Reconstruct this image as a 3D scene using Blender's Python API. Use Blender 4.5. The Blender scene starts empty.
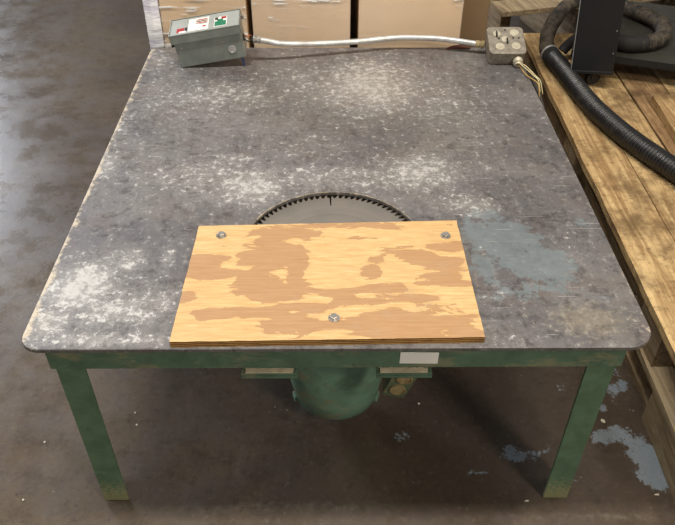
import bpy, bmesh, math, random
from mathutils import Vector, Matrix, Euler, noise
random.seed(7)
S = bpy.context.scene
COL = S.collection
# ------------------------------------------------------------ helpers
def link(o, parent=None):
    COL.objects.link(o)
    if parent: o.parent = parent
    return o
def obj(name, bm, mat, parent=None, smooth=False, bevel=0.0, bseg=2, angle=0.6):
    me = bpy.data.meshes.new(name)
    bmesh.ops.recalc_face_normals(bm, faces=bm.faces)
    bm.to_mesh(me); bm.free()
    mats = mat if isinstance(mat, (list, tuple)) else [mat]
    for m in mats: me.materials.append(m)
    if smooth:
        for p in me.polygons: p.use_smooth = True
    o = link(bpy.data.objects.new(name, me), parent)
    if bevel:
        b = o.modifiers.new('bevel', 'BEVEL'); b.width = bevel; b.segments = bseg; b.limit_method = 'ANGLE'; b.angle_limit = angle
    return o
def empty(name, loc=(0, 0, 0), rot=(0, 0, 0)):
    o = bpy.data.objects.new(name, None); o.location = loc; o.rotation_euler = rot; o.empty_display_size = .05
    return link(o)
def tag(o, label=None, cat=None, group=None, kind=None):
    if label: o['label'] = label
    if cat: o['category'] = cat
    if group: o['group'] = group
    if kind: o['kind'] = kind
    return o
def box(bm, x0, x1, y0, y1, z0, z1, M=None, mi=0):
    vs = [bm.verts.new((x, y, z)) for z in (z0, z1) for y in (y0, y1) for x in (x0, x1)]
    if M is not None:
        for v in vs: v.co = M @ v.co
    for f in ((0, 2, 3, 1), (4, 5, 7, 6), (0, 1, 5, 4), (2, 6, 7, 3), (0, 4, 6, 2), (1, 3, 7, 5)):
        bm.faces.new([vs[i] for i in f]).material_index = mi
    return vs
def prism(bm, pts, z0, z1, M=None, mi=0):
    n = len(pts)
    a = [bm.verts.new((p[0], p[1], z0)) for p in pts]; b = [bm.verts.new((p[0], p[1], z1)) for p in pts]
    if M is not None:
        for v in a + b: v.co = M @ v.co
    bm.faces.new(a[::-1]).material_index = mi; bm.faces.new(b).material_index = mi
    for i in range(n): bm.faces.new((a[i], a[(i+1) % n], b[(i+1) % n], b[i])).material_index = mi
def lathe(bm, prof, seg=48, M=None, mi=0):
    rings = []
    for r, z in prof:
        if r < 1e-6: rings.append([bm.verts.new((0, 0, z))])
        else: rings.append([bm.verts.new((r*math.cos(2*math.pi*i/seg), r*math.sin(2*math.pi*i/seg), z)) for i in range(seg)])
    if M is not None:
        for rg in rings:
            for v in rg: v.co = M @ v.co
    for A, B in zip(rings, rings[1:]):
        for i in range(seg):
            j = (i+1) % seg
            if len(A) == 1 and len(B) == 1: continue
            if len(A) == 1: f = (A[0], B[i], B[j])
            elif len(B) == 1: f = (A[i], A[j], B[0])
            else: f = (A[i], A[j], B[j], B[i])
            bm.faces.new(f).material_index = mi
    for rg in (rings[0], rings[-1]):
        if len(rg) > 1: bm.faces.new(rg).material_index = mi
def rrect(w, d, r, n=6, cx=0, cy=0):
    out = []
    for sx, sy, a0 in ((1, 1, 0), (-1, 1, 90), (-1, -1, 180), (1, -1, 270)):
        for i in range(n+1):
            a = math.radians(a0 + 90*i/n)
            out.append((cx+sx*(w/2-r)+r*math.cos(a), cy+sy*(d/2-r)+r*math.sin(a)))
    return out
def spline(P, step):
    P = [Vector(p) for p in P]; Q = [2*P[0]-P[1]] + P + [2*P[-1]-P[-2]]; fine = []
    for i in range(1, len(Q)-2):
        a, b, c, d = Q[i-1:i+3]
        for k in range(40):
            t = k/40
            fine.append(.5*((2*b)+(c-a)*t+(2*a-5*b+4*c-d)*t*t+(-a+3*b-3*c+d)*t**3))
    fine.append(P[-1])
    out = [fine[0]]; acc = 0
    for a, b in zip(fine, fine[1:]):
        L = (b-a).length; 
        if L == 0: continue
        pos = step-acc
        while pos <= L:
            out.append(a.lerp(b, pos/L)); pos += step
        acc = (acc+L) % step
    return out
def tube(bm, P, rad, step=.004, seg=16, mi=0, cap=True):
    pts = spline(P, step); n = len(pts)
    T = [(pts[min(i+1, n-1)]-pts[max(i-1, 0)]).normalized() for i in range(n)]
    up = Vector((0, 0, 1)) if abs(T[0].z) < .9 else Vector((1, 0, 0))
    N = (up - T[0]*up.dot(T[0])).normalized(); rings = []
    for i in range(n):
        N = (N - T[i]*N.dot(T[i])).normalized(); B = T[i].cross(N)
        r = rad(i*step) if callable(rad) else rad
        rings.append([bm.verts.new(pts[i]+r*(N*math.cos(2*math.pi*k/seg)+B*math.sin(2*math.pi*k/seg))) for k in range(seg)])
    for A, C in zip(rings, rings[1:]):
        for k in range(seg):
            j = (k+1) % seg
            f = bm.faces.new((A[k], A[j], C[j], C[k])); f.material_index = mi; f.smooth = True
    if cap: bm.faces.new(rings[0]); bm.faces.new(rings[-1])
def T(x=0, y=0, z=0): return Matrix.Translation((x, y, z))
def RX(a): return Matrix.Rotation(math.radians(a), 4, 'X')
def RY(a): return Matrix.Rotation(math.radians(a), 4, 'Y')
def RZ(a): return Matrix.Rotation(math.radians(a), 4, 'Z')
# ------------------------------------------------------------ materials
class NT:
    def __init__(s, name):
        s.m = bpy.data.materials.new(name); s.m.use_nodes = True; s.t = s.m.node_tree; s.n = s.t.nodes; s.l = s.t.links
        s.b = s.n['Principled BSDF']; s.co = s.n.new('ShaderNodeTexCoord').outputs['Object']
    def put(s, sock, v):
        if hasattr(v, 'is_output') or isinstance(v, bpy.types.NodeSocket): s.l.new(v, sock)
        else: sock.default_value = (v + (1,)) if isinstance(v, tuple) and len(v) == 3 and sock.type == 'RGBA' else v
    def map(s, scale=(1, 1, 1), rot=(0, 0, 0), vec=None, loc=(0, 0, 0)):
        n = s.n.new('ShaderNodeMapping'); s.put(n.inputs['Vector'], vec or s.co); n.inputs['Scale'].default_value = scale
        n.inputs['Rotation'].default_value = rot; n.inputs['Location'].default_value = loc
        return n.outputs[0]
    def noise(s, scale, detail=6, rough=.6, vec=None, dist=0, out='Fac'):
        n = s.n.new('ShaderNodeTexNoise'); s.put(n.inputs['Vector'], vec or s.co); n.inputs['Scale'].default_value = scale
        n.inputs['Detail'].default_value = detail; n.inputs['Roughness'].default_value = rough; n.inputs['Distortion'].default_value = dist
        return n.outputs[out]
    def voro(s, scale, vec=None, feature='F1', out='Distance'):
        n = s.n.new('ShaderNodeTexVoronoi'); s.put(n.inputs['Vector'], vec or s.co); n.inputs['Scale'].default_value = scale; n.feature = feature
        return n.outputs[out]
    def ramp(s, v, a, b, lo=0.0, hi=1.0, smooth=True):
        n = s.n.new('ShaderNodeMapRange'); s.put(n.inputs[0], v); n.inputs[1].default_value = a; n.inputs[2].default_value = b
        n.inputs[3].default_value = lo; n.inputs[4].default_value = hi; n.interpolation_type = 'SMOOTHSTEP' if smooth else 'LINEAR'
        return n.outputs[0]
    def math(s, op, a, b=0.0, c=0.0):
        n = s.n.new('ShaderNodeMath'); n.operation = op; s.put(n.inputs[0], a); s.put(n.inputs[1], b); s.put(n.inputs[2], c)
        return n.outputs[0]
    def mix(s, f, a, b, mode='MIX'):
        n = s.n.new('ShaderNodeMix'); n.data_type = 'RGBA'; n.blend_type = mode
        s.put(n.inputs[0], f); s.put(n.inputs[6], a); s.put(n.inputs[7], b); return n.outputs[2]
    def attr(s, name):
        n = s.n.new('ShaderNodeAttribute'); n.attribute_name = name; return n.outputs['Fac']
    def sep(s, vec=None):
        n = s.n.new('ShaderNodeSeparateXYZ'); s.put(n.inputs[0], vec or s.co); return n.outputs
    def bump(s, h, strength=.3, dist=.002):
        n = s.n.new('ShaderNodeBump'); s.put(n.inputs['Height'], h); n.inputs['Strength'].default_value = strength; n.inputs['Distance'].default_value = dist
        s.l.new(n.outputs[0], s.b.inputs['Normal'])
    def fin(s, color, rough=.5, metal=0.0, spec=None):
        s.put(s.b.inputs['Base Color'], color); s.put(s.b.inputs['Roughness'], rough); s.put(s.b.inputs['Metallic'], metal)
        if spec is not None: s.b.inputs['Specular IOR Level'].default_value = spec
        return s.m
def c255(r, g, b):
    f = lambda u: ((u/255+.055)/1.055)**2.4 if u > 10 else u/255/12.92
    return (f(r), f(g), f(b))
def plain(name, rgb, rough=.5, metal=0.0, var=.12, scale=30, bump=0.0):
    k = NT(name); n = k.noise(scale, 5)
    dark = tuple(v*(1-var*2) for v in rgb)
    if bump: k.bump(n, bump, .001)
    return k.fin(k.mix(k.ramp(n, .3, .7), dark, rgb), k.ramp(n, .3, .7, rough+.08, rough-.05), metal)
def stamp(me, name, lst, soft=1.0):
    at = me.attributes.new(name, 'FLOAT', 'POINT')
    vals = []
    for v in me.vertices:
        x, y = v.co.x, v.co.y; s = 0.0
        for cx, cy, rx, ry, a in lst:
            d = ((x-cx)/rx)**2 + ((y-cy)/ry)**2
            if d < 7: s = max(s, a*math.exp(-d*.55*soft)) if a > 0 else s
        vals.append(s)
    at.data.foreach_set('value', vals)
# hand-placed wear marks, the pale back-centre scuff partly painted sheen: (x, y, half-width, half-depth, strength) in metres on the surface they lie on
SCUFF = [(-0.532,0.183,0.046,0.049,1.0),(-0.436,0.108,0.06,0.04,0.7),(-0.567,0.074,0.028,0.033,0.8),(-0.381,0.137,0.051,0.044,0.5),(-0.456,0.025,0.115,0.013,0.6),(-0.447,0.258,0.026,0.033,0.6),(-0.367,0.271,0.011,0.04,0.5),(-0.486,1.002,0.089,0.148,0.35),(-0.312,1.033,0.12,0.075,0.6),(-0.342,0.599,0.114,0.054,0.5),(-0.212,0.554,0.062,0.06,0.8),(-0.261,0.67,0.065,0.029,0.5),(-0.594,0.647,0.023,0.042,0.7),(-0.601,0.854,0.034,0.133,0.4),(0.11,1.097,0.107,0.14,0.8),(-0.104,1.098,0.092,0.128,0.45),(0.314,0.999,0.134,0.12,0.4),(-0.119,0.719,0.16,0.074,0.3),(0.217,0.611,0.077,0.063,0.75),(0.076,0.584,0.126,0.045,0.5),(-0.088,0.584,0.05,0.045,0.6),(0.387,0.717,0.053,0.097,0.3),(0.323,0.466,0.048,0.032,0.6),(0.531,0.294,0.022,0.084,0.25),(0.317,0.033,0.058,0.021,0.25),(0.315,0.133,0.041,0.029,0.25),(-0.548,1.277,0.049,0.074,0.5),(0.597,0.937,0.044,0.142,0.2)]
BLUE_MARKS = [(0.382,0.33,0.068,0.063,1.0),(0.433,0.253,0.065,0.049,1.0),(0.467,0.21,0.032,0.038,0.8),(0.331,0.36,0.046,0.044,0.8),(0.346,0.425,0.035,0.024,0.7),(0.338,0.148,0.062,0.024,0.5),(0.403,0.163,0.083,0.03,0.5),(0.321,0.233,0.026,0.058,0.7),(0.575,0.397,0.028,0.019,0.5),(0.542,0.137,0.025,0.012,0.4)]
WARM = [(0.504,0.073,0.09,0.055,0.8),(0.384,0.074,0.08,0.041,0.45),(-0.578,0.08,0.016,0.033,0.8),(-0.578,1.262,0.045,0.059,0.6),(-0.073,1.064,0.243,0.184,0.3),(0.413,0.879,0.171,0.212,0.35),(0.545,0.486,0.097,0.192,0.3),(0.121,0.718,0.267,0.143,0.35)]
DARK = [(0.128,0.851,0.197,0.055,0.5),(-0.513,0.353,0.068,0.058,0.5),(-0.403,0.511,0.085,0.058,0.4),(-0.306,0.334,0.045,0.104,0.4),(0.506,0.528,0.124,0.104,0.4),(0.555,0.259,0.055,0.082,0.35),(-0.387,0.167,0.031,0.018,0.3),(-0.534,0.671,0.039,0.057,0.3),(0.453,1.13,0.062,0.131,0.2)]
GRAIN = [(-0.106,0.338,0.068,0.018,1.0),(0.002,0.366,0.092,0.013,1.0),(-0.146,0.259,0.054,0.05,1.0),(-0.085,0.208,0.021,0.063,1.0),(-0.156,0.161,0.047,0.038,1.0),(-0.112,0.123,0.041,0.018,1.0),(-0.021,0.142,0.072,0.009,1.0),(0.083,0.152,0.062,0.009,1.0),(0.219,0.167,0.063,0.008,1.0),(0.057,0.319,0.028,0.007,1.0),(0.087,0.244,0.022,0.01,1.0),(0.175,0.257,0.044,0.02,1.0),(0.233,0.283,0.044,0.014,1.0),(0.278,0.291,0.022,0.011,1.0),(0.236,0.223,0.032,0.025,1.0),(0.222,0.19,0.032,0.016,1.0),(-0.264,0.201,0.053,0.013,1.0),(-0.283,0.226,0.032,0.02,1.0),(-0.2,0.084,0.1,0.013,1.0),(-0.061,0.097,0.06,0.012,1.0),(0.05,0.114,0.061,0.012,1.0),(0.152,0.121,0.061,0.009,1.0),(-0.108,0.037,0.058,0.016,1.0),(-0.02,0.044,0.078,0.011,1.0),(-0.27,0.251,0.043,0.008,1.0),(0.167,0.063,0.089,0.028,1.0),(0.115,0.029,0.078,0.02,1.0),(0.243,0.042,0.029,0.03,1.0),(-0.306,0.131,0.02,0.015,1.0),(0.075,0.207,0.016,0.019,1.0)]
CHIPPED = [(0.802,0.134,0.033,0.032,1.0),(0.806,0.082,0.033,0.027,1.0),(0.782,0.174,0.023,0.016,0.8),(0.741,0.208,0.029,0.017,0.8),(0.697,0.195,0.021,0.016,0.8),(0.596,0.071,0.013,0.01,0.6),(0.532,0.149,0.011,0.011,0.6),(0.469,0.142,0.036,0.02,0.6),(0.355,0.092,0.022,0.008,0.6),(0.172,0.194,0.016,0.011,0.6),(0.183,0.059,0.011,0.006,0.6),(0.768,0.352,0.018,0.018,0.7),(0.627,0.361,0.01,0.012,0.6),(0.802,0.383,0.012,0.031,0.6),(0.721,0.293,0.012,0.012,0.6)]
TRACK = [(-0.135,0.001,0.216,0.005,0.6),(0.6,-0.033,0.166,0.005,0.6),(-0.243,0.131,0.008,0.047,0.3)]
CHIPS = [(0.711,0.246),(0.78,0.025),(0.46,0.011),(0.227,0.307),(-0.753,0.189),(-0.539,0.281),(-0.526,0.242),(-0.755,0.022)]
# ------------------------------------------------------------ material library
def m_floor():
    k = NT('stained_concrete')
    w = k.noise(3, 3, .5, out='Color')
    n1 = k.noise(1.3, 6, .6, dist=.6); n2 = k.noise(7, 8, .65); n3 = k.noise(70, 6, .7); n4 = k.noise(3.2, 7, .6, dist=1.0)
    c = k.mix(k.ramp(n1, .35, .65), c255(78, 67, 57), c255(100, 88, 74))
    c = k.mix(k.ramp(n2, .4, .75, 0, .6), c, c255(70, 56, 48))
    c = k.mix(k.ramp(n4, .52, .75, 0, .45), c, c255(108, 92, 76))
    c = k.mix(k.ramp(k.noise(18, 8, .72, k.map(loc=(8, 1, 0))), .46, .66, 0, .45), c, c255(62, 52, 44))
    c = k.mix(k.ramp(n3, .55, .75, 0, .45), c, c255(134, 122, 110))
    c = k.mix(k.ramp(n3, .3, .45, .55, 0), c, c255(44, 37, 33))
    m = k.math('ADD', k.attr('chipped'), k.math('MULTIPLY', k.math('SUBTRACT', k.noise(26, 10, .78), .5), 2.3))
    c = k.mix(k.ramp(m, .44, .48), c, k.mix(n3, c255(112, 122, 130), c255(146, 156, 164)))
    t = k.math('MULTIPLY', k.attr('track'), k.ramp(k.noise(40, 8, .7), .4, .7))
    c = k.mix(t, c, c255(150, 138, 126))
    v = k.voro(26); pick = k.noise(9, 2)
    sp = k.math('MULTIPLY', k.ramp(v, .035, .06, 1, 0), k.ramp(pick, .55, .62))
    c = k.mix(k.math('MULTIPLY', sp, .7), c, c255(190, 182, 168))
    v2 = k.voro(17, k.map(loc=(3.1, 5.2, 0))); sp2 = k.math('MULTIPLY', k.ramp(v2, .05, .1, 1, 0), k.ramp(k.noise(6, 2), .56, .62))
    c = k.mix(k.math('MULTIPLY', sp2, .5), c, c255(40, 34, 32))
    k.bump(k.math('ADD', n3, k.math('MULTIPLY', m, .2)), .25, .002)
    return k.fin(c, k.ramp(n2, .3, .7, .20, .40), 0, .6)
def m_table():
    k = NT('worn_steel_plate')
    fine = k.noise(150, 6, .75); mid = k.noise(32, 8, .75); big = k.noise(4, 6, .6, dist=.4); vert = k.noise(14, 8, .7, k.map((4, .8, 1)))
    mid2 = k.noise(60, 8, .78, k.map((1, 1, 1), loc=(3, 7, 0)))
    c = k.mix(k.ramp(big, .35, .65), c255(98, 95, 96), c255(122, 118, 115))
    c = k.mix(k.ramp(k.noise(9, 7, .65, k.map(loc=(2, 9, 0))), .45, .7, 0, .6), c, c255(106, 94, 88))
    c = k.mix(k.ramp(k.math('ADD', k.attr('dark'), k.math('MULTIPLY', k.math('SUBTRACT', mid, .5), 1.2)), .3, .9, 0, .65), c, c255(78, 74, 76))
    c = k.mix(k.ramp(mid, .36, .5, .6, 0), c, c255(64, 60, 60))
    c = k.mix(k.ramp(fine, .34, .48, .35, 0), c, c255(62, 58, 57))
    c = k.mix(k.ramp(k.math('ADD', k.attr('warm'), k.math('MULTIPLY', k.math('SUBTRACT', mid2, .5), 1.6)), .35, .95, 0, .55), c, c255(152, 138, 112))
    # general fine chalky wear everywhere, strongest where the stamped marks are
    g = k.ramp(k.math('ADD', k.math('MULTIPLY', k.math('SUBTRACT', mid2, .5), 2.2), k.math('MULTIPLY', k.math('SUBTRACT', vert, .5), 1.1)), .0, .5, 0, .55)
    c = k.mix(g, c, c255(166, 161, 155))
    b = k.math('ADD', k.attr('blue'), k.math('MULTIPLY', k.math('SUBTRACT', k.noise(34, 10, .76), .5), 2.4))
    c = k.mix(k.ramp(b, .42, .52, 0, .85), c, k.mix(mid, c255(102, 110, 113), c255(128, 136, 137)))
    s = k.math('ADD', k.attr('scuff'), k.math('ADD', k.math('MULTIPLY', k.math('SUBTRACT', mid2, .5), 3.4), k.math('MULTIPLY', k.math('SUBTRACT', mid, .5), 1.6)))
    c = k.mix(k.ramp(s, .42, .80, 0, .85), c, c255(208, 205, 200))
    hz = k.ramp(k.math('ADD', k.attr('scuff'), k.math('MULTIPLY', k.math('SUBTRACT', fine, .5), 1.0)), .05, .8, 0, .6)
    c = k.mix(hz, c, c255(176, 172, 166))
    # long scratches
    for sc, rz, lo in ((9, .3, 1.2), (7, -1.1, 4.4), (8, 1.9, 2.7)):
        st = k.noise(sc, 2, .4, k.map((1, 46, 1), (0, 0, rz), loc=(lo, 0, 0))); gate = k.noise(6, 3, .5, k.map(loc=(lo, lo, 0)))
        c = k.mix(k.math('MULTIPLY', k.ramp(st, .70, .735, 0, .6), k.ramp(gate, .52, .6)), c, c255(190, 186, 180))
    e = k.math('ADD', k.attr('edge'), k.math('MULTIPLY', k.math('SUBTRACT', k.noise(30, 8, .75), .5), 2.6))
    c = k.mix(k.ramp(e, .6, 1.0, 0, .85), c, c255(206, 190, 164))
    k.bump(k.math('ADD', mid2, k.math('MULTIPLY', s, .3)), .25, .001)
    return k.fin(c, k.ramp(mid, .3, .7, .40, .58), .25, .5)
def m_green(name, base, dust, dustz=None, scale=1.0):
    k = NT(name)
    n = k.noise(22*scale, 8, .7); n2 = k.noise(90, 6, .7)
    c = k.mix(k.ramp(n, .35, .65), tuple(v*.72 for v in base), base)
    c = k.mix(k.ramp(n2, .58, .75, 0, .3), c, c255(140, 160, 140))
    c = k.mix(k.ramp(k.noise(14, 8, .75, k.map(loc=(4, 4, 1))), .3, .4, .6, 0), c, c255(40, 46, 40))
    if dustz:
        z = k.sep()[2]
        d = k.math('ADD', k.ramp(z, dustz[0], dustz[1], 1, 0, False), k.math('MULTIPLY', k.math('SUBTRACT', k.noise(110, 8, .75), .5), 2.6))
        c = k.mix(k.ramp(d, .45, .8, 0, .8), c, dust)
    else:
        c = k.mix(k.ramp(k.noise(8, 8, .75, k.map((1, 1, 2.5), loc=(1, 2, 3))), .5, .64, 0, .65), c, dust)
    k.bump(n, .3, .001)
    return k.fin(c, k.ramp(n, .3, .7, .5, .72), 0, .4)
def m_wood(name, light, dark, along='Y', grain=1.0, dirt=.5, worn=0.0):
    k = NT(name)
    sc = (14, .9, 14) if along == 'Y' else (.9, 14, 14)
    g = k.noise(3*grain, 8, .65, k.map(sc), dist=1.2); f = k.noise(40, 6, .7, k.map(tuple(v*.35 for v in sc)))
    c = k.mix(k.ramp(g, .35, .66), dark, light)
    c = k.mix(k.ramp(f, .5, .75, 0, .5), c, tuple(min(1, v*1.25) for v in light))
    d = k.noise(5, 8, .72)
    c = k.mix(k.ramp(d, .46, .66, 0, dirt), c, tuple(v*.38 for v in dark))
    fd = k.noise(34, 8, .78); c = k.mix(k.ramp(fd, .5, .66, 0, dirt*.8), c, tuple(v*.5 for v in dark))
    ov = k.voro(23, k.map((1, .6, 1))); c = k.mix(k.math('MULTIPLY', k.ramp(ov, .05, .12, .7, 0), k.ramp(k.noise(7, 2), .5, .6)), c, tuple(v*.25 for v in dark))
    if worn: c = k.mix(k.ramp(k.noise(9, 6, .7, k.map(loc=(7, 3, 3))), .45, .7, 0, worn), c, c255(150, 140, 124))
    k.bump(k.math('ADD', g, f), .5, .002)
    return k.fin(c, k.ramp(g, .3, .7, .8, .62), 0, .3)
def m_ply():
    k = NT('plywood_face')
    dst = k.math('SUBTRACT', k.noise(9, 7, .62, k.map((1, 2.6, 1)), dist=.5), .5)
    v = k.math('ADD', k.attr('grain'), k.math('MULTIPLY', dst, 2.6))
    fine = k.noise(60, 6, .7, k.map((.25, 3, 1)))
    c = k.mix(k.ramp(fine, .3, .75), c255(188, 150, 98), c255(216, 184, 132))
    c = k.mix(k.ramp(k.noise(3, 4), .4, .7, 0, .35), c, c255(196, 152, 94))
    pk = k.mix(fine, c255(146, 106, 72), c255(176, 136, 98))
    c = k.mix(k.ramp(v, .40, .66, 0, .35), c, pk); c = k.mix(k.ramp(v, .47, .56, 0, .7), c, pk); c = k.mix(k.ramp(k.math('ABSOLUTE', k.math('SUBTRACT', v, .53)), 0, .05, .3, 0), c, c255(150, 104, 66))
    smear = k.math('MULTIPLY', k.ramp(k.noise(16, 8, .7, k.map(loc=(1, 5, 0))), .5, .7, 0, .5), k.attr('dirty'))
    c = k.mix(smear, c, c255(168, 142, 112))
    ck = k.noise(7, 2, .4, k.map((1, 60, 1))); c = k.mix(k.math('MULTIPLY', k.ramp(ck, .71, .735, 0, .8), k.ramp(k.noise(5, 2), .5, .6)), c, c255(110, 70, 40))
    sp = k.voro(45); c = k.mix(k.math('MULTIPLY', k.ramp(sp, .04, .08, .6, 0), k.ramp(k.noise(11, 2), .56, .62)), c, c255(110, 80, 60))
    z = k.sep()[2]
    plies = k.math('SINE', k.math('MULTIPLY', z, 1500))
    k.bump(k.math('ADD', fine, k.math('MULTIPLY', v, .3)), .3, .001)
    return k.fin(c, .58, 0, .4)
def m_plyedge():
    k = NT('plywood_edge'); z = k.sep()[2]; n = k.noise(30, 6, .7, k.map((1, 1, 3)))
    s = k.math('SINE', k.math('MULTIPLY_ADD', n, 2.0, k.math('MULTIPLY', z, 1300)))
    c = k.mix(k.ramp(s, -.3, .4), c255(122, 78, 40), c255(206, 160, 92)); c = k.mix(k.ramp(n, .5, .7, 0, .5), c, c255(80, 52, 30))
    k.bump(n, .5, .002); return k.fin(c, .75, 0, .3)
def m_blade():
    k = NT('brushed_blade_steel'); x, y, z = k.sep()
    r = k.math('SQRT', k.math('ADD', k.math('MULTIPLY', x, x), k.math('MULTIPLY', y, y)))
    cb = k.n.new('ShaderNodeCombineXYZ'); k.l.new(r, cb.inputs[0])
    ring = k.noise(90, 4, .7, cb.outputs[0]); n = k.noise(9, 6, .6)
    c = k.mix(ring, c255(138, 131, 122), c255(182, 175, 166)); c = k.mix(k.ramp(n, .45, .7, 0, .5), c, c255(150, 138, 124))
    return k.fin(c, k.ramp(n, .3, .7, .36, .5), .75)
def m_galv(name, a, b, rough=.4, metal=.6, scale=30):
    k = NT(name); n = k.noise(scale, 7, .7); v = k.noise(scale*4, 5, .7)
    c = k.mix(k.ramp(n, .35, .65), a, b); c = k.mix(k.ramp(v, .6, .75, 0, .4), c, tuple(q*.5 for q in a)); k.bump(n, .15, .001)
    return k.fin(c, k.ramp(n, .3, .7, rough+.1, rough-.08), metal)
def m_card(name, base, var):
    k = NT(name); n = k.noise(3, 6, .6); f = k.noise(60, 5, .6, k.map((.3, .3, 2)))
    c = k.mix(k.ramp(n, .3, .7), tuple(v*.86 for v in base), base); c = k.mix(k.ramp(f, .4, .8, 0, .15), c, tuple(min(1, v*1.2) for v in base))
    return k.fin(c, .62, 0, .35)
def m_film(name, rot, amount, stretch=(1, 1, 30)):
    k = NT(name)
    st = k.noise(5, 5, .6, k.map(stretch, rot)); gate = k.noise(4, 4, .6, k.map((1, 1, 1.6)))
    a = k.math('MULTIPLY', k.ramp(st, .54, .60), k.ramp(gate, .62-amount, .70-amount))  # white glare streaks painted into the film's colour and alpha
    fs = k.noise(2, 3, .5)
    k.put(k.b.inputs['Alpha'], k.math('MAXIMUM', k.math('MULTIPLY', a, .95), k.ramp(fs, .3, .8, .05, .14)))
    k.bump(st, .6, .004)
    return k.fin(c255(246, 244, 240), .28, 0, .6)
def m_hose():
    k = NT('black_corrugated_rubber'); n = k.noise(25, 7, .7)
    c = k.mix(k.ramp(n, .5, .75, 0, .5), c255(26, 26, 27), c255(70, 64, 54)); return k.fin(c, k.ramp(n, .3, .7, .3, .5), 0, .6)
def m_hosedusty():
    k = NT('dusty_grey_hose'); n = k.noise(30, 8, .75)
    c = k.mix(k.ramp(n, .38, .62), c255(42, 38, 34), c255(88, 78, 64)); k.bump(n, .3, .002); return k.fin(c, .7, 0, .4)

FLOOR = m_floor(); TABLE = m_table()
GREEN = m_green('green_machine_paint', c255(92, 118, 96), c255(142, 136, 104))
GREENLEG = m_green('green_leg_paint', c255(98, 126, 98), c255(150, 146, 106), (0.0, .14))
GREENMOTOR = m_green('green_motor_paint', c255(120, 156, 132), c255(150, 138, 104))
PLY = m_ply(); PLYEDGE = m_plyedge(); BLADE = m_blade()
STEELDARK = plain('dark_steel', c255(60, 56, 54), .45, .5)
BOLT = m_galv('bolt_zinc', c255(140, 136, 130), c255(196, 190, 182), .35, .6, 90)
CARBIDE = plain('dark_saw_tooth', c255(120, 114, 106), .4, .6)
GREYBOX = m_green('grey_enamel', c255(122, 128, 124), c255(140, 138, 130)); 
def m_enam():
    k = NT('grey_box_enamel'); n = k.noise(18, 7, .65); f = k.noise(120, 4)
    c = k.mix(k.ramp(n, .35, .7), c255(118, 124, 118), c255(138, 144, 137)); c = k.mix(k.ramp(f, .68, .76, 0, .4), c, c255(170, 170, 164))
    return k.fin(c, k.ramp(n, .3, .7, .42, .3), .1, .5)
ENAM = m_enam(); GALV = m_galv('galvanised_conduit', c255(178, 176, 172), c255(214, 214, 212), .38, .5, 22)
JB = m_galv('dull_galvanised_box', c255(126, 118, 106), c255(160, 152, 138), .5, .35, 40)
JBK = m_galv('pale_knockout', c255(178, 170, 148), c255(206, 198, 176), .45, .3, 50)
BLACK = plain('black_powder_coat', c255(30, 32, 35), .42, 0, .1, 20)
DKGREY = plain('dusty_black_shelf', c255(58, 56, 48), .6, 0, .2, 12)
RUB = plain('black_rubber', c255(34, 33, 32), .7)
HOSE = m_hose(); HOSED = m_hosedusty()
DECK = m_wood('pallet_deck_wood', c255(210, 180, 130), c255(152, 120, 80), 'Y', .8, .8)
DECK2 = m_wood('pallet_deck_wood_brown', c255(170, 140, 100), c255(124, 94, 64), 'Y', 1, .8)
SIDE = m_wood('pallet_side_wood', c255(156, 134, 102), c255(108, 88, 62), 'Y', 1, .5, .5)
OLD = m_wood('grey_old_pallet_wood', c255(178, 158, 124), c255(130, 110, 84), 'Y', 1, .4, .3)
CARD = m_card('tan_cardboard', c255(224, 192, 152), .1); CARD2 = m_card('brown_cardboard', c255(140, 116, 86), .1)
DARKCARD = plain('dark_red_brown_card', c255(96, 54, 40), .8)
WHITE = plain('white_sticker', c255(244, 242, 234), .45, 0, .03); RED = plain('red_print', c255(170, 40, 44), .5, 0, .05)
LBG = plain('green_print', c255(30, 124, 92), .5, 0, .05); INK = plain('black_print', c255(34, 34, 36), .5, 0, .05)
LID = plain('pale_grey_lid', c255(168, 174, 172), .35, .1, .06)
BLUE = plain('blue_plastic', c255(62, 74, 124), .5); COPPER = plain('copper_wire', c255(206, 132, 92), .4, .4)
WIREW = plain('cream_wire', c255(222, 208, 160), .5); WIREY = plain('yellow_wire', c255(200, 164, 88), .5); WIREK = plain('dark_cable', c255(66, 62, 58), .6)
CHIP = plain('white_paint_chip', c255(226, 218, 196), .7)
BRASS = m_galv('dull_brass', c255(150, 134, 98), c255(186, 170, 128), .4, .5, 60)
OUTLET = m_green('dusty_green_outlet', c255(92, 104, 78), c255(150, 138, 98))
CREAM = plain('sawdust_cream', c255(220, 204, 172), .9, 0, .15, 60)

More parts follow.
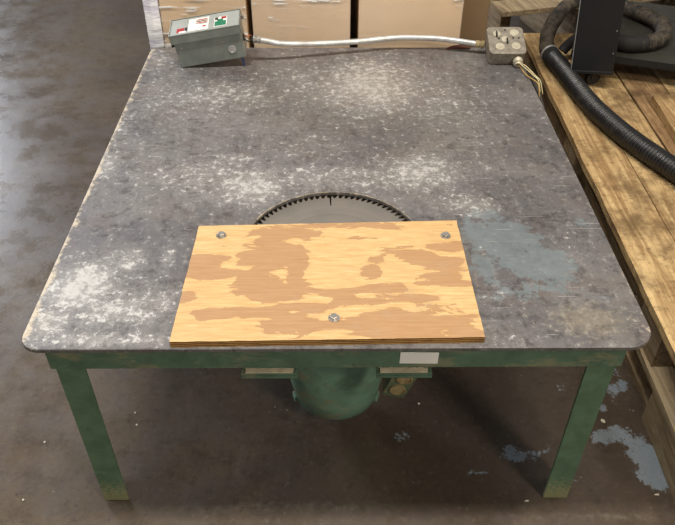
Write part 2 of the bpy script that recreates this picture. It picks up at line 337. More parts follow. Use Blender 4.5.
# ------------------------------------------------------------ floor
def axis(parts):
    out = []
    for a, b, st in parts:
        n = max(1, round((b-a)/st)); out += [a+(b-a)*i/n for i in range(n)]
    return out + [parts[-1][1]]
bm = bmesh.new()
xs = axis([(-9, -2, .5), (-2, -.9, .1), (-.9, 1.1, .012), (1.1, 2, .1), (2, 8, .5)]); ys = axis([(-4, -.4, .3), (-.4, .7, .012), (.7, 3, .1), (3, 14, .5)])
G = [[bm.verts.new((x, y, 0)) for x in xs] for y in ys]
for j in range(len(ys)-1):
    for i in range(len(xs)-1): bm.faces.new((G[j][i], G[j][i+1], G[j+1][i+1], G[j+1][i]))
fl = obj('floor', bm, FLOOR); tag(fl, kind='structure')
stamp(fl.data, 'chipped', [(a, b, c*1.3, d*1.3, e) for a, b, c, d, e in CHIPPED]); stamp(fl.data, 'track', TRACK)
for i, (x, y) in enumerate(CHIPS):
    bm = bmesh.new(); s = .009 if i == 0 else .0032
    n = 7; pts = [((x+s*random.uniform(.5, 1.2)*math.cos(6.283*q/n)*(2.2 if i in (1, 2) else 1)), y+s*random.uniform(.5, 1.2)*math.sin(6.283*q/n)) for q in range(n)]
    prism(bm, pts, 0, .0015)
    where = ['small white paint chip on floor beside the right front leg, nearest the pallet', 'long pale chip on floor at lower right, below the pallet',
             'pale sliver on floor just left of the right leg foot', 'tiny pale chip on floor below the outlet box', 'tiny pale speck on floor left of the left leg',
             'pale speck on floor right of the left leg, farther of two', 'pale speck on floor right of the left leg, nearer of two', 'pale speck on floor near the bottom left corner'][i]
    tag(obj('paint_chip', bm, CHIP), where, 'paint chip', 'loose chips on the concrete floor')

# ------------------------------------------------------------ saw table
W, D, H, TH = 1.2192, 1.3732, .55, .009
tb = tag(empty('saw_table', (0, 0, 0)), 'low green steel saw table with scuffed grey plate top and round blade opening', 'saw table')
HC = Vector((-.005, .323)); HR = .199
def outline(inset=0):
    r = {0: .03, 1: .022, 2: .042, 3: .05}; out = []
    cs = [(W/2, D, 0), (-W/2, D, 90), (-W/2, 0, 180), (W/2+.007, 0, 270)]; rad = [.02, .03, .04, .055]
    for (cx, cy, a0), r in zip(cs, rad):
        sx = 1 if cx > 0 else -1; sy = 1 if cy > 0 else -1
        for i in range(13):
            a = math.radians(a0+90*i/12); out.append((cx-sx*r+(r-inset)*math.cos(a), cy-sy*r+(r-inset)*math.sin(a)))
    dense = []
    for i in range(len(out)):
        a, b = Vector(out[i]), Vector(out[(i+1) % len(out)]); n = max(1, int((b-a).length/.011))
        dense += [a.lerp(b, q/n) for q in range(n)]
    return dense
bm = bmesh.new(); O = outline(.0015); O2 = outline(0); NR = 60; N = len(O); rings = []
lay = bm.verts.layers.float.new('edge')
for k in range(NR+1):
    t = (k-.75)/(NR-.75) if k > 1 else k*.006; rg = []
    for p in O:
        d = (p-HC).normalized(); a = HC+d*HR; q = a.lerp(p, t)
        v = bm.verts.new((q.x, q.y, H)); dd = (p-q).length
        side = max(0, 1-(min(q.x+W/2, D-q.y+.01, W/2-q.x+.006))/.028); front = max(0, 1-q.y/.004)*.5
        v[lay] = max(side if q.x < 0 else side*.6, front, .95 if k == 0 else 0); rg.append(v)  # innermost ring carries a painted pale highlight round the blade hole
    rings.append(rg)
def ringat(O, z, e): 
    rg = [bm.verts.new((p.x, p.y, z)) for p in O]
    for v in rg: v[lay] = e
    return rg
rings.append(ringat(O2, H-.0015, .0)); rings.append(ringat(O2, H-TH, -2.5))
hb = [HC+(p-HC).normalized()*HR for p in O]
rings.append(ringat(hb, H-TH, 0)); rings.append(rings[0])
for A, B in zip(rings, rings[1:]):
    for i in range(N): bm.faces.new((A[i], A[(i+1) % N], B[(i+1) % N], B[i]))
top = obj('tabletop', bm, TABLE, tb); tag(top, 'scuffed dark grey steel plate with pale scratches and blue-grey patches')
for nm, L in (('scuff', [(a, b, c*1.3, d*1.3, e*.78) for a, b, c, d, e in SCUFF]), ('blue', BLUE_MARKS), ('warm', WARM), ('dark', DARK)): stamp(top.data, nm, L)
# frame rails: angle iron under the plate
IX = .045
RZ0, RZ1 = .481, H-TH
for nm, (x0, x1, y0, y1), fl_ in (('rail', (-W/2+IX, W/2-IX, .012, .018), (0, 1)), ('rail', (-W/2+IX, W/2-IX, D-.018, D-.012), (0, -1)),
                                ('rail', (-W/2+IX, -W/2+IX+.006, .018, D-.018), (1, 0)), ('rail', (W/2-IX-.006, W/2-IX, .018, D-.018), (-1, 0))):
    bm = bmesh.new(); box(bm, x0, x1, y0, y1, RZ0, RZ1)
    a, b = fl_
    if b > 0: box(bm, x0, x1, y1, y1+.044, RZ1-.006, RZ1)
    elif b < 0: box(bm, x0, x1, y0-.044, y0, RZ1-.006, RZ1)
    elif a > 0: box(bm, x1, x1+.044, y0+.05, y1-.05, RZ1-.006, RZ1)
    else: box(bm, x0-.044, x0, y0+.05, y1-.05, RZ1-.006, RZ1)
    obj(nm, bm, GREEN, tb, bevel=.0012)
# legs: angle iron
for sx in (-1, 1):
    for back in (0, 1):
        bm = bmesh.new(); xo = sx*(W/2-.052); xi = sx*(W/2-.052-.0575)
        y0, s = (.0182, 1) if not back else (D-.0182, -1)
        a, b = sorted((xo, xi)); c, d = sorted((y0, y0+s*.006)); box(bm, a, b, c, d, .001, RZ1-.0062)
        a, b = sorted((xo, xo-sx*.006)); c, d = sorted((y0+s*.006, y0+s*.0575)); box(bm, a, b, c, d, .001, RZ1-.0062)
        for v in bm.verts:
            if v.co.z < .01: v.co.z = max(0, .002+random.uniform(-.002, .003))
        obj('leg', bm, GREENLEG, tb, bevel=.001)
# motor brackets under front rail
for s in (-1, 1):
    bm = bmesh.new(); a, b = sorted((s*.08, s*.193))
    box(bm, a, b, .022, .40, .446, .452); box(bm, a, b, .020, .026, .440, .446); box(bm, a, b, .052, .058, .452, RZ1-.0062)
    br = obj('motor_bracket', bm, GREEN, tb, bevel=.001)
    bm = bmesh.new(); a, b = sorted((s*.088, s*.184)); prism(bm, [(a, .024), (b, .024), (b+.002, .051), (a-.001, .051)], .452, .4545)
    obj('sawdust', bm, CREAM, br)
# motor hanging below the blade
MC = T(HC.x+.006, HC.y-.01, 0)
bm = bmesh.new()
lathe(bm, [(0, .028), (.04, .030), (.078, .040), (.097, .054), (.103, .062), (.110, .068), (.119, .120), (.131, .195), (.134, .22), (.134, .40), (.10, .43), (.05, .44), (0, .441)], 64, MC)
mt = obj('motor', bm, GREENMOTOR, tb, smooth=True)
for s in (-1, 1):
    bm = bmesh.new(); box(bm, s*.109-.009, s*.109+.009, -.012, .012, .064, .084, MC @ RZ(-20*s)); obj('motor_lug', bm, GREENMOTOR, mt, bevel=.003)
bm = bmesh.new(); lathe(bm, [(.02, .43), (.02, .536), (.055, .537), (.055, .5385), (0, .5386)], 32, T(HC.x, HC.y, 0)); obj('arbor', bm, STEELDARK, mt)
bm = bmesh.new(); box(bm, -.2, .2, HC.y-.03+.19, HC.y+.03+.19, .43, .446); box(bm, -.2, .2, HC.y-.22, HC.y-.17, .43, .446); box(bm, -.03, .03, HC.y-.20, HC.y+.2, .42, .43); obj('motor_crossbar', bm, GREEN, tb)
# saw blade lying level in the opening
bm = bmesh.new(); NT_ = 84; RO, RI = .1962, .1865; pts = []
for i in range(NT_):
    a = -2*math.pi*i/NT_; st = -2*math.pi/NT_
    if i == 62:
        for f_, r in ((0.0, RI), (.35, RI), (.38, .155), (.5, .153), (.62, .155), (.65, RI), (.8, RO-.002)): pts.append(((a+st*f_), r))
    else:
        for f_, r in ((0, RI+.001), (.12, RI-.002), (.38, RI-.001), (.56, RI+.004), (.72, RO-.0015), (.97, RO)): pts.append((a+st*f_, r))
P2 = [(r*math.cos(a), r*math.sin(a)) for a, r in pts]
z0, z1 = -.0015, .0015
vt = [bm.verts.new((x, y, z1)) for x, y in P2]; vb = [bm.verts.new((x, y, z0)) for x, y in P2]
it = [bm.verts.new((x*.12/math.hypot(x, y), y*.12/math.hypot(x, y), z1)) for x, y in P2]; ib = [bm.verts.new((v.co.x, v.co.y, z0)) for v in it]
n = len(P2)
for i in range(n):
    j = (i+1) % n; bm.faces.new((vt[i], vt[j], it[j], it[i])); bm.faces.new((vb[i], vb[j], ib[j], ib[i])); bm.faces.new((vt[i], vt[j], vb[j], vb[i]))
bm.faces.new(it); bm.faces.new(ib)
bl = obj('saw_blade', bm, BLADE, tb); bl.location = (HC.x, HC.y, .5402); tag(bl, 'large round steel blade with fine teeth lying level in the opening')
bm = bmesh.new()
for i in range(NT_):
    if i == 62: continue
    a = -2*math.pi*(i+.9)/NT_; M = RZ(math.degrees(a)); box(bm, RO-.0065, RO+.0008, -.0011, .0011, -.0022, .0022, M)
tt = obj('carbide_tips', bm, CARBIDE, bl)
# white sticker on the front rail
bm = bmesh.new(); M = T(.161, .0112, .5095) @ RY(1.2); box(bm, -.0375, .0375, -.0005, .0008, -.0155, .0155, M); st = obj('sticker', bm, WHITE, tb); tag(st, 'blank white paper sticker')
# outlet box hanging under the right bracket
M = T(.150, .055, .432) @ RY(17) @ RX(6)
bm = bmesh.new(); box(bm, -.024, .024, -.006, .034, -.098, .004, M); ob = obj('outlet_box', bm, OUTLET, tb, bevel=.004); tag(ob, 'tilted dusty green duplex outlet box')
bm = bmesh.new(); prism(bm, rrect(.050, .104, .006), 0, .0025, M @ T(0, -.006, -.047) @ RX(90)); cv_ = obj('cover_plate', bm, OUTLET, ob, bevel=.001)
bm = bmesh.new()
for zz in (-.026, -.068): lathe(bm, [(.017, -.001), (.017, .004), (.0145, .0045), (.0145, .002), (0, .002)], 28, M @ T(0, -.009, zz) @ RX(90))
obj('receptacle', bm, BRASS, ob)

# ------------------------------------------------------------ plywood board
A, B, C_, D_ = Vector((-.311, .366)), Vector((.278, .384)), Vector((.283, .013)), Vector((-.317, .004))
pb = tag(empty('plywood_board', (0, 0, 0)), 'rectangular bolted-down plywood board with brown grain patches, covering front of the saw blade', 'plywood board')
bm = bmesh.new(); nx, ny = 60, 38; BZ0, BZ1 = .5502, .5655
def bp(i, j, z):
    u, v = i/nx, j/ny; p = (D_.lerp(C_, u)).lerp(A.lerp(B, u), v)
    if j in (0, ny) or i in (0, nx): p = p + Vector((noise.noise(Vector((p.x*40, p.y*40, 1)))*.001, noise.noise(Vector((p.x*40, p.y*40, 5)))*.001))
    return (p.x, p.y, z)
V = [[bm.verts.new(bp(i, j, BZ1)) for i in range(nx+1)] for j in range(ny+1)]
for j in range(ny):
    for i in range(nx): bm.faces.new((V[j][i], V[j][i+1], V[j+1][i+1], V[j+1][i])).material_index = 0
bd = [V[0][i] for i in range(nx+1)]+[V[j][nx] for j in range(1, ny+1)]+[V[ny][i] for i in range(nx-1, -1, -1)]+[V[j][0] for j in range(ny-1, 0, -1)]
lo = [bm.verts.new((v.co.x, v.co.y, BZ0)) for v in bd]; n = len(bd)
for i in range(n): bm.faces.new((bd[i], bd[(i+1) % n], lo[(i+1) % n], lo[i])).material_index = 1
bm.faces.new(lo).material_index = 1
panel = obj('panel', bm, [PLY, PLYEDGE], pb); stamp(panel.data, 'grain', GRAIN, .8); stamp(panel.data, 'dirty', [(.1, .09, .2, .08, 1), (.22, .22, .08, .1, .8), (-.2, .05, .1, .05, .6)])
for bx, by in ((-.256, .33), (.246, .326), (-.005, .066)):
    bm = bmesh.new(); prism(bm, [(.0085*math.cos(math.radians(60*i+20)), .0085*math.sin(math.radians(60*i+20))) for i in range(6)], .001, .007, T(bx, by, BZ1))
    bo = obj('bolt', bm, BOLT, pb, bevel=.001)
    bm = bmesh.new(); lathe(bm, [(.0115, 0), (.0115, .0014), (0, .0015)], 24, T(bx, by, BZ1)); obj('washer', bm, BOLT, bo)

# ------------------------------------------------------------ grey disconnect switch box (left end of conduit)
db = empty('disconnect_switch_box', (-.380, 1.218, .5677), (math.radians(7), math.radians(-9), math.radians(2)))
tag(db, 'grey metal electrical switch box with red and green labels at back left of table', 'electrical box')
w, d, h = .210, .088, .090
bm = bmesh.new(); box(bm, -w/2, w/2, 0, d, 0, h); body = obj('box_body', bm, ENAM, db, bevel=.003)
bm = bmesh.new(); cw, c0, c1 = w/2+.006, -.006, d+.006; z0, z1 = h-.004, h+.026
# cover: shallow tray with rim
box(bm, -cw, cw, c0, c0+.002, z0, z1); box(bm, -cw, cw, c1-.002, c1, z0, z1); box(bm, -cw, -cw+.002, c0, c1, z0, z1); box(bm, cw-.002, cw, c0, c1, z0, z1)
box(bm, -cw, cw, c0, c1, z1-.006, z1-.003)
cover = obj('box_cover', bm, [ENAM], db, bevel=.0006)
zt = z1-.003
bm = bmesh.new(); box(bm, -cw+.003, cw-.003, c0+.003, c1-.003, zt, zt+.0008); lid = obj('cover_face', bm, LID, cover)
def lab(name, x0, x1, y0, y1, m, dz=.0016, sk=0, par=lid):
    bm = bmesh.new(); M = Matrix.Identity(4); prism(bm, [(x0, y0), (x1, y0), (x1+sk, y1), (x0+sk, y1)], zt+.0006, zt+dz); return obj(name, bm, m, par)
lab('warning_label', -.052, .012, .008, .080, WHITE)
for i in range(3): lab('label_print', -.030+.0*i, .006, .048+i*.009, .053+i*.009, RED if i != 1 else INK, .002, .004)
lab('label_print', -.006, .004, .022, .030, RED, .002); lab('label_print', -.020, .006, .042, .045, INK, .002)
lab('green_label', .030, .070, .010, .066, WHITE); lab('label_print', .032, .068, .012, .040, LBG, .002); lab('label_print', .040, .058, .040, .052, LBG, .002)
lab('label_print', .052, .068, .052, .064, RED, .002); lab('label_print', .032, .042, .048, .064, INK, .002)
lab('small_label', -.088, -.064, .010, .034, RED); lab('label_print', -.080, -.058, .006, .014, WHITE, .002); lab('label_print', -.062, -.055, .014, .034, INK, .002)
# front knock-out, screws, side hasp, black disc painting the dark of a hole, bare wires, hinge
bm = bmesh.new(); lathe(bm, [(.0125, 0), (.0125, .0022), (.010, .0026), (.0095, .0016), (0, .0016)], 32, T(.068, 0, .036) @ RX(90)); obj('knockout', bm, GALV, body)
for sx_ in (.045, -.085):
    bm = bmesh.new(); lathe(bm, [(.003, 0), (.003, .002), (0, .0022)], 12, T(sx_, 0, .068) @ RX(90)); obj('screw', bm, BOLT, body)
bm = bmesh.new(); box(bm, w/2+.004, w/2+.016, .05, .053, z1-.014, z1-.002); box(bm, w/2+.004, w/2+.007, .035, .068, z1-.022, z1); obj('hasp', bm, BOLT, cover, bevel=.0008)
bm = bmesh.new(); lathe(bm, [(.012, 0), (.012, .001), (0, .0011)], 24, T(w/2, .045, .045) @ RY(90)); obj('dark_opening_disc', bm, RUB, body)
bm = bmesh.new(); box(bm, -w/2-.009, -w/2, .004, .012, z0-.014, z0+.002); obj('hinge_tab', bm, RUB, body)
bm = bmesh.new(); tube(bm, [(w/2+.0005, .045, .05), (w/2+.008, .038, .056), (w/2+.014, .036, .050), (w/2+.022, .046, .044)], .0013, .003, 6); tube(bm, [(w/2+.0005, .048, .042), (w/2+.008, .044, .049), (w/2+.02, .046, .047), (w/2+.026, .052, .042)], .0013, .003, 6); obj('bare_wire', bm, COPPER, body)
bm = bmesh.new(); tube(bm, [(w/2+.0005, .04, .044), (w/2+.008, .03, .042), (w/2+.019, .034, .032), (w/2+.026, .05, .039)], .0018, .003, 6); obj('black_wire', bm, RUB, body)
bm = bmesh.new(); box(bm, .088, .094, .004, .010, -.0305, .001); obj('foot_clip', bm, BLUE, body)

# ------------------------------------------------------------ octagon-style 4 inch square junction box (right end)
jb = empty('junction_box', (.5530, 1.240, .5505), (math.radians(21), 0, math.radians(0)))
tag(jb, 'square weathered metal junction box with round knockouts at back right table corner', 'junction box')
s = .114
bm = bmesh.new(); prism(bm, rrect(s, s, .014, 6, 0, s/2), 0, .042); jbody = obj('box_body', bm, JB, jb, bevel=.0015)
bm = bmesh.new(); prism(bm, rrect(s+.004, s+.004, .015, 6, 0, s/2), .042, .050); jc = obj('raised_cover', bm, JB, jb, bevel=.003, bseg=3)
for kx, ky, r in ((-.028, s-.030, .012), (.028, s-.026, .0145), (-.004, s/2+.003, .0125), (-.024, .028, .0145), (.027, .030, .0145)):
    bm = bmesh.new(); lathe(bm, [(r, 0), (r, .0014), (r-.0015, .0018), (0, .0018)], 28, T(kx, ky, .05)); obj('knockout', bm, JBK, jc)
for kx, ky in ((-.030, s-.036), (.001, s/2-.008)):
    bm = bmesh.new(); box(bm, -.0022, .0022, -.011, .011, .0518, .0585, T(kx, ky, 0) @ RZ(-4)); obj('toggle', bm, RUB, jc, bevel=.001)
for kx, ky in ((-.024, s/2+.006), (.022, s/2+.008), (.040, s/2+.008), (0, s-.014)):
    bm = bmesh.new(); lathe(bm, [(.0035, 0), (.0035, .0012), (0, .0013)], 12, T(kx, ky, .05)); obj('screw', bm, RUB, jc)
for kx in (-.026, .004):
    bm = bmesh.new(); lathe(bm, [(.011, 0), (.011, .0012), (.009, .0015), (0, .0008)], 24, T(kx, 0, .020) @ RX(90)); obj('knockout', bm, JB, jbody)
bm = bmesh.new(); lathe(bm, [(.0135, 0), (.0135, .006), (.016, .007), (.016, .016), (.012, .018), (.012, .024), (.009, .0245), (.009, .016), (0, .016)], 28, T(.034, 0, .024) @ RX(100)); cn = obj('cable_connector', bm, JBK, jbody)
bm = bmesh.new(); box(bm, -.04, .04, .09, .096, -.036, 0); obj('rear_lug', bm, JB, jbody)
# conduit
cd = tag(empty('conduit_pipe', (0, 0, 0)), 'long thin galvanised conduit pipe spanning between the two electrical boxes', 'conduit pipe')
CP = [(-.246, 1.262, .6250), (-.21, 1.263, .619), (-.165, 1.270, .608), (-.075, 1.293, .597), (.063, 1.325, .590), (.16, 1.345, .591), (.225, 1.354, .592), (.333, 1.350, .591), (.41, 1.338, .587), (.474, 1.323, .583)]
bm = bmesh.new(); tube(bm, CP, .0092, .006, 20); obj('pipe', bm, GALV, cd, smooth=True)
def coupling(name, P, Q, r, m):
    bm = bmesh.new(); P, Q = Vector(P), Vector(Q); L = (Q-P).length; M = T(*P) @ (Q-P).to_track_quat('Z', 'Y').to_matrix().to_4x4()
    lathe(bm, [(r, 0), (r, L*.45), (r*.86, L*.5), (r*.86, L*.62), (r*1.12, L*.66), (r*1.12, L), (0, L)], 8, M); return obj(name, bm, m, cd, bevel=.001)
coupling('connector', (-.232, 1.262, .624), (-.256, 1.262, .6265), .0125, BOLT); coupling('connector', (.465, 1.325, .5835), (.494, 1.320, .582), .0125, BRASS)
# wires leaving junction box
def wire(name, P, r, m, lbl):
    bm = bmesh.new(); tube(bm, P, r, .006, 8); return tag(obj(name, bm, m, smooth=True), lbl, 'wire', 'wires from the junction box')
jm = Matrix.Translation(jb.location) @ jb.rotation_euler.to_matrix().to_4x4()
w0 = jm @ Vector((.034, -.018, .022))
wire('electrical_wire', [w0+Vector((-.005, 0, .003)), (.588, 1.188, .5745), (.600, 1.160, .572), (.616, 1.13, .566), (.630, 1.112, .556), (.640, 1.10, .52)], .0017, WIREW, 'cream wire, leftmost of those coming from the junction box')
wire('electrical_wire', [w0+Vector((.000, 0, -.002)), (.592, 1.178, .562), (.600, 1.148, .558), (.612, 1.122, .5575), (.628, 1.10, .550), (.636, 1.085, .51)], .0016, WIREY, 'yellow wire, lowest of those coming from the junction box')
wire('electrical_wire', [w0+Vector((.005, 0, .002)), (.604, 1.19, .569), (.614, 1.160, .567), (.626, 1.130, .562), (.638, 1.115, .552), (.650, 1.10, .51)], .0016, WIREW, 'cream wire nearest the pallet, from the junction box')
wire('electrical_cable', [(.650, 1.25, .50), (.655, 1.12, .48), (.662, .98, .40), (.685, .84, .22), (.70, .76, .005)], .006, WIREK, 'dark grey cable hanging down between the table and the pallet')

# ------------------------------------------------------------ pallets on the right
def plank(bm, x0, x1, y0, y1, z0, z1, skew=.012, seg=14, rough=.003, mi=0, seed=0):
    """board with slightly ragged edges, running in y"""
    L = []
    for j in range(seg+1):
        y = y0+(y1-y0)*j/seg; o = skew*y
        a = x0+o+noise.noise(Vector((y*6, seed, 1)))*rough; b = x1+o+noise.noise(Vector((y*6, seed, 9)))*rough; zz = noise.noise(Vector((y*2, seed, 4)))*rough*.4
        L.append([bm.verts.new(p) for p in ((a, y, z0), (b, y, z0), (b, y, z1+zz), (a, y, z1+zz))])
    for A_, B_ in zip(L, L[1:]):
        for k in range(4): bm.faces.new((A_[k], A_[(k+1) % 4], B_[(k+1) % 4], B_[k])).material_index = mi
    bm.faces.new(L[0]); bm.faces.new(L[-1])
up = tag(empty('wooden_pallet', (.82, 0, .13)), 'long rough wooden pallet beside the table, topmost, carrying the black hose', 'pallet', 'pallets stacked right of the table')
def under(root, o): o.parent = root; o.matrix_parent_inverse = Matrix.Translation(root.location).inverted(); return o
X0 = .812
for i, (a, b, m) in enumerate(((0, .150, DECK), (.153, .296, DECK), (.304, .45, DECK2), (.454, .60, DECK), (.605, .78, DECK2))):
    bm = bmesh.new(); plank(bm, X0+a, X0+b, -.12, 2.14, .256, .28, seed=i*3.3, rough=.0025 if i else .004, seg=70); under(up, obj('deck_board', bm, m))
for a in (.012, .36, .70):
    for y0, y1 in ((-.12, -.06), (.32, .46), (1.20, 1.34), (2.0, 2.13)):
        bm = bmesh.new(); plank(bm, X0+a, X0+a+.055, y0, y1, .1525 if y1 > .5 else .134, .256, seed=a*9+y0, rough=.004); under(up, obj('stringer', bm, SIDE))
    bm = bmesh.new(); plank(bm, X0+a+(.0 if a > .1 else .05), X0+a+.105, .45, 2.13, .134, .1525, seed=a*7, rough=.002); under(up, obj('bottom_board', bm, SIDE))
lp = tag(empty('wooden_pallet', (.84, 0, 0)), 'weathered wooden pallet resting on the floor, underneath the topmost one', 'pallet', 'pallets stacked right of the table')
for a in (.030, .36, .70):
    bm = bmesh.new(); plank(bm, X0+a, X0+a+.07, .262, .62, .0205, .110, seed=a*6, rough=.004); under(lp, obj('block', bm, SIDE)); bm = bmesh.new(); plank(bm, X0+a+.05, X0+a+.10, .64, 2.12, .0205, .110, seed=a*5, rough=.004); under(lp, obj('stringer', bm, SIDE))
    bm = bmesh.new(); plank(bm, X0+a-.008, X0+a+.10, .262, 2.12, .0, .020, seed=a*4, rough=.003, seg=40); under(lp, obj('bottom_board', bm, SIDE))
    bm = bmesh.new(); plank(bm, X0+a-.026, X0+a+.07, -.14, .258, .0, .110, seed=a*3, rough=.004); under(lp, obj('block', bm, OLD if a < .1 else SIDE))
bm = bmesh.new(); plank(bm, X0+.002, X0+.78, -.12, .448, .1105, .1315, seed=31, rough=.003); under(lp, obj('deck_board', bm, OLD))
for i in range(5):
    a = i*.155; bm = bmesh.new(); plank(bm, X0+a+(.004 if i else .075), X0+a+.148, .45, 2.13, .1105, .1315, seed=i*2.1+40, rough=.003); under(lp, obj('deck_board', bm, SIDE))
# loose plank on the deck
bm = bmesh.new(); plank(bm, 1.108, 1.33, 1.05, 1.49, .2825, .312, .05, seed=77, rough=.002); tag(obj('loose_plank', bm, DECK), 'loose plank lying on the pallet deck at right edge, behind the hose', 'plank')
# pallet behind
bp_ = empty('wooden_pallet', (.75, 2.18, 0), (0, 0, math.radians(15))); tag(bp_, 'old grey wooden pallet standing behind the hose at the top of the photo', 'pallet')
for i in range(5):
    bm = bmesh.new(); box(bm, 0, 1.1, i*.15, i*.15+.135, .335, .358); obj('deck_board', bm, OLD, bp_, bevel=.002)
for xx in (.03, .5, 1.0):
    bm = bmesh.new(); box(bm, xx, xx+.05, .07, .72, .0, .335); obj('stringer', bm, SIDE, bp_, bevel=.002)
sc = empty('wood_offcut', (.62, 3.15, 0), (0, 0, math.radians(8))); tag(sc, 'pale wood offcut lying on the floor behind the cartons', 'wood offcut')
bm = bmesh.new(); box(bm, 0, .22, 0, .05, 0, .03); obj('board', bm, OLD, sc, bevel=.002)

# ------------------------------------------------------------ machine base with black post
mb = empty('machine_stand', (.93, 1.735, .2825), (0, 0, math.radians(-20))); tag(mb, 'black wheeled machine base with upright post standing on the pallet', 'machine stand')
bm = bmesh.new(); box(bm, -.0, .62, 0, .62, .082, .100); obj('base_plate', bm, DKGREY, mb, bevel=.003)
bm = bmesh.new(); box(bm, 0, .62, -.004, 0, .072, .100); obj('base_lip', bm, BLACK, mb, bevel=.001)
bm = bmesh.new(); M = T(.088, -.056, .06) @ RZ(3) @ RY(-4.5); box(bm, -.073, .077, -.05, .05, 0, .75, M); po = obj('post', bm, BLACK, mb, bevel=.003)
bm = bmesh.new(); box(bm, -.074, .074, -.053, .05, .0, .012, M); obj('foot_plate', bm, BLACK, po, bevel=.002)
bm = bmesh.new(); box(bm, -.0755, -.0732, -.046, .046, .013, .75, M); obj('side_strip', bm, LID, po)
for zz, xx_ in ((.085, .066), (.17, .066)):
    bm = bmesh.new(); lathe(bm, [(.0024, 0), (.0024, .002), (0, .0025)], 12, M @ T(xx_, -.0505, zz) @ RX(90)); obj('screw', bm, BOLT, po)
for cx, cy in ((.09, -.06), (.56, .06), (.06, .56), (.56, .56)):
    bm = bmesh.new(); lathe(bm, [(.012, -.011), (.026, -.010), (.0285, -.006), (.0285, .006), (.026, .010), (.012, .011)], 28, T(cx+.01, cy, .0287) @ RZ(30) @ RX(90)); cst = obj('caster', bm, RUB, mb)
    bm = bmesh.new(); zt_ = .060 if cy < 0 else .082
    box(bm, -.015, -.012, -.012, .012, .025, zt_, T(cx+.01, cy, 0) @ RZ(120)); box(bm, .012, .015, -.012, .012, .025, zt_, T(cx+.01, cy, 0) @ RZ(120)); box(bm, -.02, .02, -.02, .02, zt_-.003, zt_, T(cx, cy, 0)); obj('caster_fork', bm, STEELDARK, cst)

# ------------------------------------------------------------ vacuum hose
vh = tag(empty('vacuum_hose', (.92, 1.5, .28)), 'thick black corrugated vacuum hose snaking across the pallet and round the post', 'hose')
rib = lambda s_: .0335 + .0022*math.sin(s_*2*math.pi/.0125)
bm = bmesh.new(); tube(bm, [(1.44, .40, .3175), (1.28, .60, .3175), (1.165, .79, .3175), (1.078, .971, .3175), (.996, 1.161, .3175), (.938, 1.362, .3175), (.912, 1.548, .3175), (.898, 1.702, .3178), (.884, 1.81, .318)], rib, .0015, 28)
under(vh, obj('hose_body', bm, HOSE, smooth=True))
bm = bmesh.new(); tube(bm, [(.887, 1.79, .318), (.881, 1.835, .318)], .0362, .003, 28); under(vh, obj('cuff', bm, RUB, smooth=True))
bm = bmesh.new(); tube(bm, [(.882, 1.832, .318), (.880, 1.842, .318)], .0370, .002, 28); under(vh, obj('clamp_ring', bm, GALV, smooth=True))
bm = bmesh.new(); tube(bm, [(.880, 1.842, .317), (.878, 1.885, .325), (.890, 1.945, .355), (.935, 2.02, .395), (1.00, 2.09, .425), (1.10, 2.14, .44), (1.19, 2.11, .43), (1.255, 2.055, .415)], lambda s_: .030+.003*noise.noise(Vector((s_*18, 0, 0))), .004, 24)
under(vh, obj('elbow', bm, HOSED, smooth=True))
bm = bmesh.new(); tube(bm, [(1.25, 2.06, .4165), (1.305, 1.99, .4125), (1.332, 1.90, .4125), (1.300, 1.795, .4125), (1.235, 1.735, .4125), (1.175, 1.715, .4125)], lambda s_: .0295+.0016*math.sin(s_*2*math.pi/.011), .002, 24)
under(vh, obj('hose_loop', bm, HOSED, smooth=True))
bm = bmesh.new(); tube(bm, [(1.205, 1.722, .4135), (1.14, 1.716, .4135), (1.10, 1.74, .412)], .0315, .004, 24); under(vh, obj('cuff', bm, RUB, smooth=True))
bm = bmesh.new(); tube(bm, [(1.11, 1.735, .412), (1.05, 1.79, .412), (.99, 1.845, .385), (.955, 1.862, .345), (.935, 1.858, .318)], .021, .004, 20); under(vh, obj('return_hose', bm, RUB, smooth=True))

# ------------------------------------------------------------ cartons behind the table
def carton(x0, x1, y0, y1, z1, m, lbl, film, name='cardboard_carton'):
    r = tag(empty(name, ((x0+x1)/2, y0, 0)), lbl, 'carton', 'cartons behind the table')
    bm = bmesh.new(); box(bm, x0, x1, y0, y1, 0.002, z1); under(r, obj('carton_body', bm, m, bevel=.004))
    bm = bmesh.new(); box(bm, x0+.002, x1-.002, (y0+y1)/2-.025, (y0+y1)/2+.025, z1, z1+.0006); under(r, obj('tape', bm, m))
    if film:
        bm = bmesh.new(); box(bm, x0, x1, y0-.0045, y0-.003, .01, z1-.01); under(r, obj('stretch_film', bm, film))
F1 = m_film('stretch_film_crinkle_glare', (0, math.radians(52), 0), .24, (1, 1, 16)); F2 = m_film('stretch_film_glare', (0, math.radians(3), 0), .16, (1.3, 1, 20)); F3 = m_film('stretch_film_glare_fine', (0, math.radians(-2), 0), .13, (1.6, 1, 22))
carton(-.575, -.290, 1.425, 2.5, .90, CARD, 'tan carton under crinkled film, behind the grey switch box', F1)
carton(-.272, .056, 1.428, 2.5, .90, CARD, 'tan cardboard carton behind middle of the conduit, between two dark gaps', F2)
carton(.084, .430, 1.425, 2.5, .90, CARD, 'tan cardboard carton behind right part of the conduit, with painted film glare', F3)
carton(.436, .54, 1.53, 1.80, .80, CARD2, 'narrow brown carton set back beside the rightmost tan carton', None)
def m_wrap():
    k = NT('bunched_white_wrap'); s1 = k.noise(6, 4, .6, k.map((1, 1, 6), (0, math.radians(50), 0)), dist=.6)
    c = k.mix(k.ramp(s1, .42, .58), c255(222, 218, 232), c255(252, 252, 254)); k.bump(s1, .8, .006); return k.fin(c, .3, 0, .6)
bm = bmesh.new(); 
prism(bm, [(-.628, 1.424), (-.6, 1.416), (-.578, 1.424), (-.578, 1.60), (-.628, 1.60)], .002, .84)
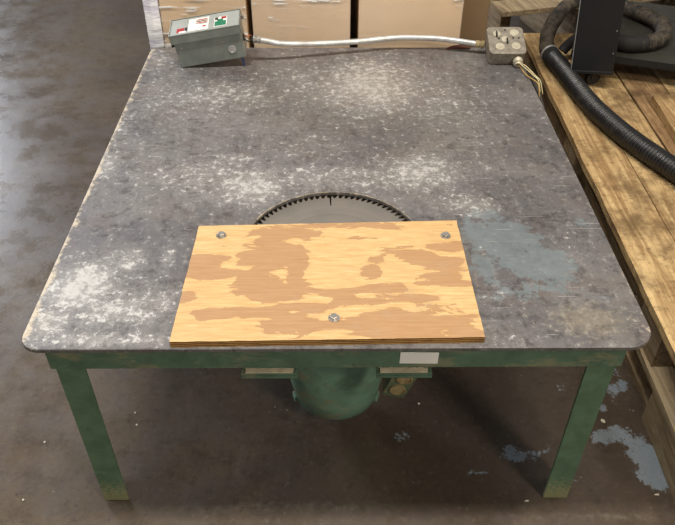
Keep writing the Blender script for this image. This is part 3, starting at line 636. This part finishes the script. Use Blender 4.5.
tag(obj('plastic_wrap', bm, m_wrap(), bevel=.003), 'bunched white plastic wrap standing at left end of the cartons', 'plastic wrap')
bm = bmesh.new(); tube(bm, [(.372, 1.350, .5545), (.41, 1.358, .558), (.46, 1.357, .5545)], lambda s_: max(.001, .0065*math.sin(min(1, max(0, s_/.09))*math.pi)**.6), .003, 10)
tag(obj('cardboard_scrap', bm, DARKCARD), 'dark reddish scrap lying under the conduit at table back edge', 'scrap')

# ------------------------------------------------------------ lights
def area(name, loc, target, sx, sy, power, col):
    L = bpy.data.lights.new(name, 'AREA'); L.shape = 'RECTANGLE'; L.size = sx; L.size_y = sy; L.energy = power; L.color = col
    o = bpy.data.objects.new(name, L); o.location = loc; o.rotation_euler = (Vector(target)-Vector(loc)).to_track_quat('-Z', 'Y').to_euler(); link(o); return o
area('ceiling_strip_light', (-.8, .1, 4.2), (-.8, .1, 0), 1.7, .3, 128, (1, .97, .92))
area('ceiling_strip_light', (1.0, .2, 4.2), (1.0, .2, 0), 1.3, .3, 66, (1, .90, .76))
area('ceiling_flood_light', (2.3, -2.7, 3.3), (.1, .3, .3), .7, .7, 72, (1, .92, .80))
area('dock_door_daylight', (-7.0, 8.5, 3.1), (-1.2, 1.5, .3), 2.6, 2.4, 800, (.82, .89, 1.0))
wd = bpy.data.worlds.new('hall'); S.world = wd; wd.use_nodes = True
wd.node_tree.nodes['Background'].inputs[0].default_value = (1, .95, .9, 1); wd.node_tree.nodes['Background'].inputs[1].default_value = .22
# ------------------------------------------------------------ camera
cam = bpy.data.cameras.new('camera'); cam.sensor_width = 36; cam.lens = 38.5287; cam.clip_start = .05
co = link(bpy.data.objects.new('camera', cam))
X = Vector((0.99995891, -0.00865544, 0.00269491)); U = Vector((0.00352285, 0.64493843, 0.76422641)); Fw = Vector((0.00835276, 0.76418551, -0.64494242))
M = Matrix((( X.x, U.x, -Fw.x, -.0098), (X.y, U.y, -Fw.y, -.9462), (X.z, U.z, -Fw.z, 1.5625), (0, 0, 0, 1)))
co.matrix_world = M
S.camera = co
S.view_settings.view_transform = 'Standard'; S.view_settings.look = 'None'; S.view_settings.gamma = 1; S.view_settings.use_curve_mapping = False; S.view_settings.exposure = 0.0
